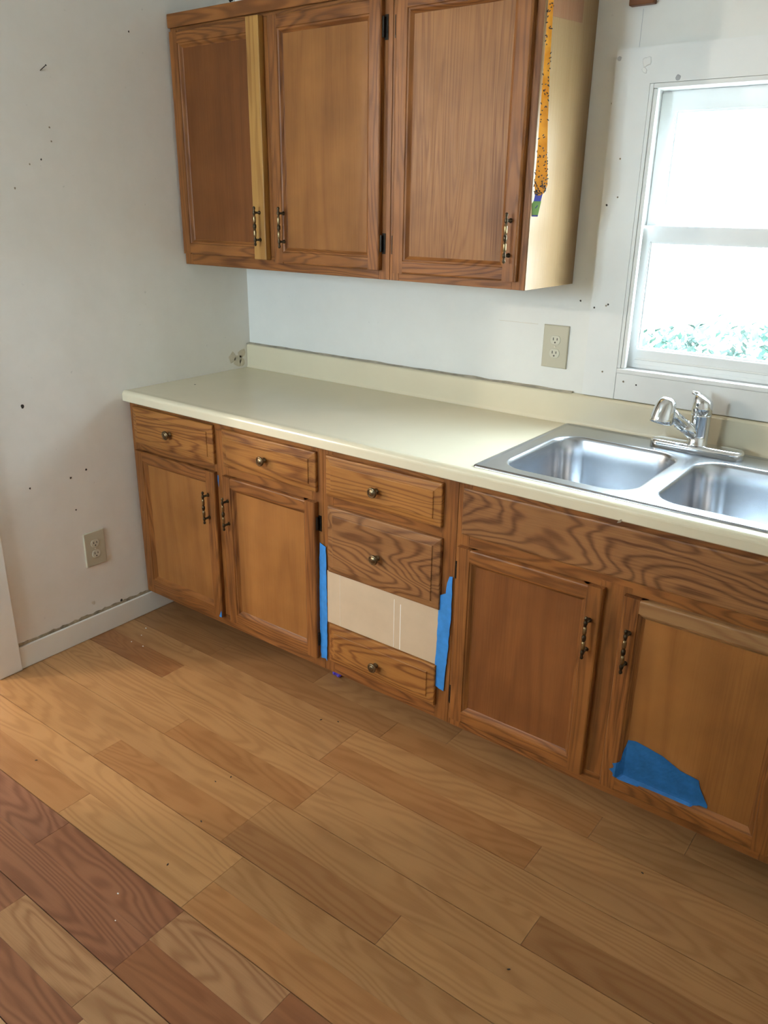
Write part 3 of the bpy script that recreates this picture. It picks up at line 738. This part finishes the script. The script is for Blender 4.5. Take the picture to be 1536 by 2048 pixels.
# ------------------------------------------------------------------ cardboard, tape, fly paper, scraps
cb = thing('cardboard_sheet', (.947, -.6125, .262), 'tan cardboard sheet covering the missing drawer opening', 'cardboard')
obj('sheet', B(.9475, 1.3675, -.6135, -.6105, .2765, .4580), 'card', cb)
for x0, x1, z0, z1, mt in ((1.209, 1.2105, .279, .440, 'card_line'), (1.232, 1.2345, .279, .430, 'card_line')):
    obj('scrape_line', B(x0, x1, -.6138, -.6134, z0, z1), mt, cb)
obj('fold_crease', B(.9985, .9995, -.6138, -.6134, .279, .455), 'smudge', cb)
def tape(pts, y, label, t=.0005, strips=1):
    bm = bmesh.new(); L = []
    n = len(pts)
    for i in range(n):
        a, b_ = pts[i], pts[(i+1) % n]
        ln = math.hypot(b_[0]-a[0], b_[1]-a[1]); m_ = max(1, int(ln/.012))
        for k in range(m_):
            f = k/m_; j = .0011 if k else 0
            L.append((a[0]+(b_[0]-a[0])*f+random.uniform(-j, j), a[1]+(b_[1]-a[1])*f+random.uniform(-j, j)))
    loft(bm, [[Vector((x, y, z)) for x, z in L], [Vector((x, y-t, z)) for x, z in L]])
    o = obj('painters_tape', bm, 'tape', loc=(pts[0][0], y, pts[0][1])); tag(o, label, 'tape'); return o
tape([(.919, .545), (.943, .536), (.9455, .30), (.943, .128), (.936, .136), (.918, .132), (.914, .25), (.915, .40), (.916, .47)], -.6140, 'long blue tape strip on the stile left of the cardboard, ragged lower end')
tape([(1.408, .573), (1.398, .571), (1.391, .549), (1.388, .515), (1.367, .503), (1.3645, .35), (1.361, .209), (1.378, .201), (1.395, .198), (1.403, .33), (1.409, .45)], -.6140, 'blue tape strip on the stile between cardboard and sink cabinet, torn stepped top')
# torn patch following the door: panel, moulding and stile lie at different depths
def draped(poly, label):
    import bisect
    bm = bmesh.new()
    x0, x1 = min(p[0] for p in poly), max(p[0] for p in poly); z0, z1 = min(p[1] for p in poly), max(p[1] for p in poly)
    def inside(x, z):
        c = False; n = len(poly)
        for i in range(n):
            (xa, za), (xb, zb) = poly[i], poly[(i+1) % n]
            if (za > z) != (zb > z) and x < (xb-xa)*(z-za)/(zb-za)+xa: c = not c
        return c
    def depth(x, z):
        yp = YF-.0006-.0058; ys = YF-.0196
        a = max(0, min(1, (1.947-x)/.014)); b_ = max(0, min(1, (.178-z)/.014)); s = max(a, b_)
        return yp+(ys-yp)*s
    fv = [Vector((x, depth(x, z), z)) for x, z in poly]
    n = 44; st = (x1-x0)/n; nz = int((z1-z0)/st)+1; g = {}
    for i in range(n+1):
        for j in range(nz+1):
            g[i, j] = (x0+i*st, z0+j*st)
    vv = {}
    def V(i, j):
        if (i, j) not in vv:
            x, z = g[i, j]; vv[i, j] = bm.verts.new((x+random.uniform(-.0006, .0006), depth(x, z)-.0024-.0006*random.random(), z+random.uniform(-.0006, .0006)))
        return vv[i, j]
    for i in range(n):
        for j in range(nz):
            if inside(x0+(i+.5)*st, z0+(j+.5)*st): bm.faces.new((V(i, j), V(i+1, j), V(i+1, j+1), V(i, j+1)))
    for v in list(bm.verts):     # pull the staircase border onto the outline
        if any(e.is_boundary for e in v.link_edges):
            best = None
            for k in range(len(poly)):
                a, b_ = Vector(poly[k]), Vector(poly[(k+1) % len(poly)]); p = Vector((v.co.x, v.co.z)); d_ = b_-a
                t_ = max(0, min(1, (p-a).dot(d_)/max(d_.length_squared, 1e-9))); q = a+d_*t_
                if best is None or (q-p).length < best[0]: best = ((q-p).length, q)
            if best[0] < st*1.2: v.co.x, v.co.z = best[1].x, best[1].y
    bmesh.ops.solidify(bm, geom=bm.faces[:], thickness=.0004)
    o = obj('painters_tape', bm, 'tape', loc=(poly[0][0], YF-.020, poly[0][1])); return tag(o, label, 'tape')
draped([(1.949, .284), (1.968, .289), (2.036, .277), (2.083, .256), (2.128, .250), (2.134, .230), (2.148, .205), (2.163, .181), (2.140, .182), (2.119, .171), (2.03, .171), (1.942, .166), (1.925, .172), (1.927, .180), (1.914, .187), (1.928, .198), (1.921, .208), (1.939, .218), (1.941, .242)], 'torn patch of overlapping blue tape low on the sink cabinet door')
tape([(.4575, .668), (.4605, .668), (.4605, .655), (.4595, .625), (.4570, .640)], YF-.0005, 'thin blue tape sliver beside the upper corner of a base cabinet door')
tape([(.440, .131), (.453, .131), (.4535, .158), (.449, .150)], YD-.0008, 'small blue tape scrap at the lower corner of a base cabinet door')

fs = thing('fly_paper', (1.420, -.292, 2.10), 'amber sticky fly paper dotted with flies, hanging at the wall cabinet corner', 'fly paper')
path = [(2.105, 1.4085, .0060, .3), (1.993, 1.4105, .0065, .35), (1.896, 1.4120, .0070, .45), (1.819, 1.4135, .0085, .55), (1.739, 1.4155, .0105, .62), (1.658, 1.4185, .0130, .68), (1.61, 1.4210, .0160, .72), (1.586, 1.4220, .0175, .74), (1.570, 1.4200, .0130, .74), (1.560, 1.4175, .0085, .74)]
def fpos(t_, s):
    import itertools
    q = t_*(len(path)-1); i = min(int(q), len(path)-2); f = q-i
    a, b_ = path[i], path[i+1]; z, x, hw, an = [a[k]+(b_[k]-a[k])*f for k in range(4)]
    dx, dy = math.cos(an), math.sin(an)
    return Vector((x+dx*hw*s, -.294+dy*hw*s, z)), Vector((dy, -dx, 0))
bm = bmesh.new(); rowsL = []
for i in range(46):
    L = [fpos(i/45, s)[0] for s in (-1, -.5, 0, .5, 1)]; N = fpos(i/45, 0)[1]
    bow = [0, .0008, .001, .0008, 0]; rowsL.append([p+N*b_ for p, b_ in zip(L, bow)])
loft(bm, rowsL, False, False, closed=False); ribbon = obj('ribbon', bm, 'strip', fs, smooth=True, recalc=False)
bm = bmesh.new()
for i in range(170):
    t_ = random.random()**.75; s = random.uniform(-.95, .95)
    if random.random() < .2: s = random.choice((-1, 1))
    p, N = fpos(t_*.98, s); sd = random.choice((1, 1, 1, -1))
    L_ = random.uniform(.0020, .0040)
    mt = Matrix.Translation(p+N*sd*.0016) @ Matrix.Rotation(random.uniform(0, 6.28), 4, N) @ Matrix.Diagonal((.0015, .0015, L_, 1))
    bmesh.ops.create_icosphere(bm, subdivisions=1, radius=1, matrix=mt)
o = obj('flies', bm, 'fly', fs); o['kind'] = 'stuff'
def card_piece(name, zc, mats, z0, z1, x0, x1, hw0, hw1, an):
    bm = bmesh.new(); dx, dy = math.cos(an), math.sin(an); N = Vector((dy, -dx, 0))*.0010
    P = [Vector((x0-dx*hw0, -.294-dy*hw0, z0)), Vector((x0+dx*hw0, -.294+dy*hw0, z0)), Vector((x1+dx*hw1, -.294+dy*hw1, z1)), Vector((x1-dx*hw1, -.294-dy*hw1, z1))]
    loft(bm, [[p+N for p in P], [p-N for p in P]]); return obj(name, bm, mats, fs)
card_piece('label_band', 0, 'label_blue', 1.565, 1.546, 1.4180, 1.4145, .0095, .0095, .74)
card_piece('label', 0, 'green', 1.546, 1.512, 1.4145, 1.4060, .0105, .0125, .55)
card_piece('label_stripe', 0, 'label_blue', 1.536, 1.519, 1.4165, 1.4020, .0012, .0012, .55)
card_piece('label_edge', 0, 'label_blue', 1.512, 1.508, 1.4060, 1.4050, .0125, .0125, .55)
bm = bmesh.new(); tube(bm, [(1.4085, -.294, 2.104), (1.405, -.298, 2.1165), (1.396, -.298, 2.1195)], .0012, 6); obj('hanging_loop', bm, 'hinge', fs)

bm = bmesh.new()
tube(bm, [(.296, -.300, 2.124), (.302, -.306, 2.130), (.309, -.309, 2.128), (.314, -.306, 2.124)], [.004, .0065, .006, .004], 8)
tag(obj('cable_clip', bm, 'black', loc=(.302, -.304, 2.117), smooth=True), 'small black plastic clip lying on top of the wall cabinet', 'clip')
blk = thing('wooden_bracket', (1.53, 0, 2.025), 'brown wooden block fixed to the wall above the window', 'bracket')
obj('block', B(1.496, 1.563, -.022, -.0005, 2.026, 2.16, bev=.002), 'oak_panel_dark', blk)
bm = bmesh.new()
for i in range(5):
    c = Vector((.888+i*.006, -.515-.002*(i % 2), .011+.003*(i % 3)))
    bmesh.ops.create_icosphere(bm, subdivisions=1, radius=.009, matrix=Matrix.Translation(c) @ Matrix.Rotation(i, 4, 'Z') @ Matrix.Diagonal((1, .6, .9, 1)))
tag(obj('plastic_scrap', bm, 'purple', loc=(.90, -.515, 0)), 'crumpled purple plastic scrap on the floor under the drawers', 'scrap')
for i, (x, y, r_) in enumerate(((.106, -.711, .004), (.137, -.755, .003), (.148, -.808, .003), (.208, -.802, .0035), (1.10, -1.55, .003), (1.16, -1.60, .002))):
    bm = bmesh.new(); bmesh.ops.create_icosphere(bm, subdivisions=1, radius=r_, matrix=Matrix.Translation((x, y, r_*.45)) @ Matrix.Diagonal((1, .7, .45, 1)))
    tag(obj('paint_chip', bm, 'white_chip', loc=(x, y, 0)), 'tiny white paint chip on the laminate floor', 'paint chip', 'paint chips on the floor')
for i, (x, y, r_) in enumerate(((1.07, -.71, .003), (1.02, -.735, .003), (1.00, -1.10, .003), (.98, -1.14, .0025), (.50, -1.40, .003), (1.12, -1.42, .003), (2.06, -.72, .003), (1.93, -1.16, .003), (1.96, -1.36, .003), (1.07, -1.27, .003))):
    bm = bmesh.new(); bmesh.ops.create_icosphere(bm, subdivisions=1, radius=r_, matrix=Matrix.Translation((x, y, r_*.4)) @ Matrix.Rotation(i, 4, 'Z') @ Matrix.Diagonal((1.5, .7, .4, 1)))
    tag(obj('crumb', bm, 'fly', loc=(x, y, 0)), 'tiny dark crumb lying on the laminate floor', 'crumb', 'dark crumbs on the floor')

# ------------------------------------------------------------------ outdoors
bm = bmesh.new(); bmesh.ops.create_grid(bm, x_segments=30, y_segments=30, size=1)
for v in bm.verts:
    v.co = Vector((v.co.x*25, 25.2+v.co.y*25, 0)); v.co.z = -.5+.02*max(0, v.co.y-2)+.05*math.sin(v.co.x*1.3)*math.sin(v.co.y*.9)
for v in bm.verts:
    if v.co.y < .5: v.co.z = -.5
tag(obj('ground', bm, 'soil'), 'sunlit pale ground outside the kitchen window', kind='structure')
def weed(x, y, h, n, spread, mat, label):
    t = thing('weed_plant', (x, y, -.5), label, 'plant', 'weeds outside the window')
    z0 = -.5+.02*max(0, y-2)-.03
    bm = bmesh.new()
    for k in range(7):
        a = random.uniform(0, 6.28); tip = (x+math.cos(a)*spread*.5, y+math.sin(a)*spread*.5, z0+h*random.uniform(.7, 1))
        tube(bm, [(x+math.cos(a)*.02, y+math.sin(a)*.02, z0), ((x+tip[0])/2+.02, (y+tip[1])/2, z0+h*.5), tip], [.006, .004, .002], 5)
    obj('stems', bm, mat, t)
    bm = bmesh.new()
    for k in range(n):
        a = random.uniform(0, 6.28); rr = spread*math.sqrt(random.random()); zz = z0+h*(1-.45*random.random()**1.1)
        c = Vector((x+math.cos(a)*rr, y+math.sin(a)*rr, zz)); L = random.uniform(.05, .10)
        R = Matrix.Rotation(random.uniform(0, 6.28), 3, 'Z') @ Matrix.Rotation(random.uniform(-.9, .9), 3, 'X')
        q = [R @ Vector(p)*L for p in ((0, -.5, 0), (.22, 0, .05), (0, .6, 0), (-.22, 0, .05))]
        bm.faces.new([bm.verts.new(c+p) for p in q])
    o = obj('foliage', bm, mat, t); o['kind'] = 'stuff'
spots = [(.93, 2.2, 1.40, .17, 40), (1.24, 1.85, 1.52, .11, 36), (1.62, 2.0, 1.55, .13, 40), (1.40, 2.55, 1.44, .18, 60), (.60, 3.4, 1.24, .30, 60), (2.15, 2.4, 1.6, .2, 60), (1.05, 4.2, 1.26, .5, 90), (.1, 4.6, 1.0, .4, 60)]
wl = ['low leafy weed growing outside, seen through the lower sash', 'tall thin weed growing outside, seen through the lower sash']
for i, (x, y, h, s, n) in enumerate(spots):
    weed(x, y, h, n*5, s, 'leaf' if i % 2 == 0 else 'leaf_b', 'leafy green weed growing outside, seen through the lower sash')
print('planks', np_)
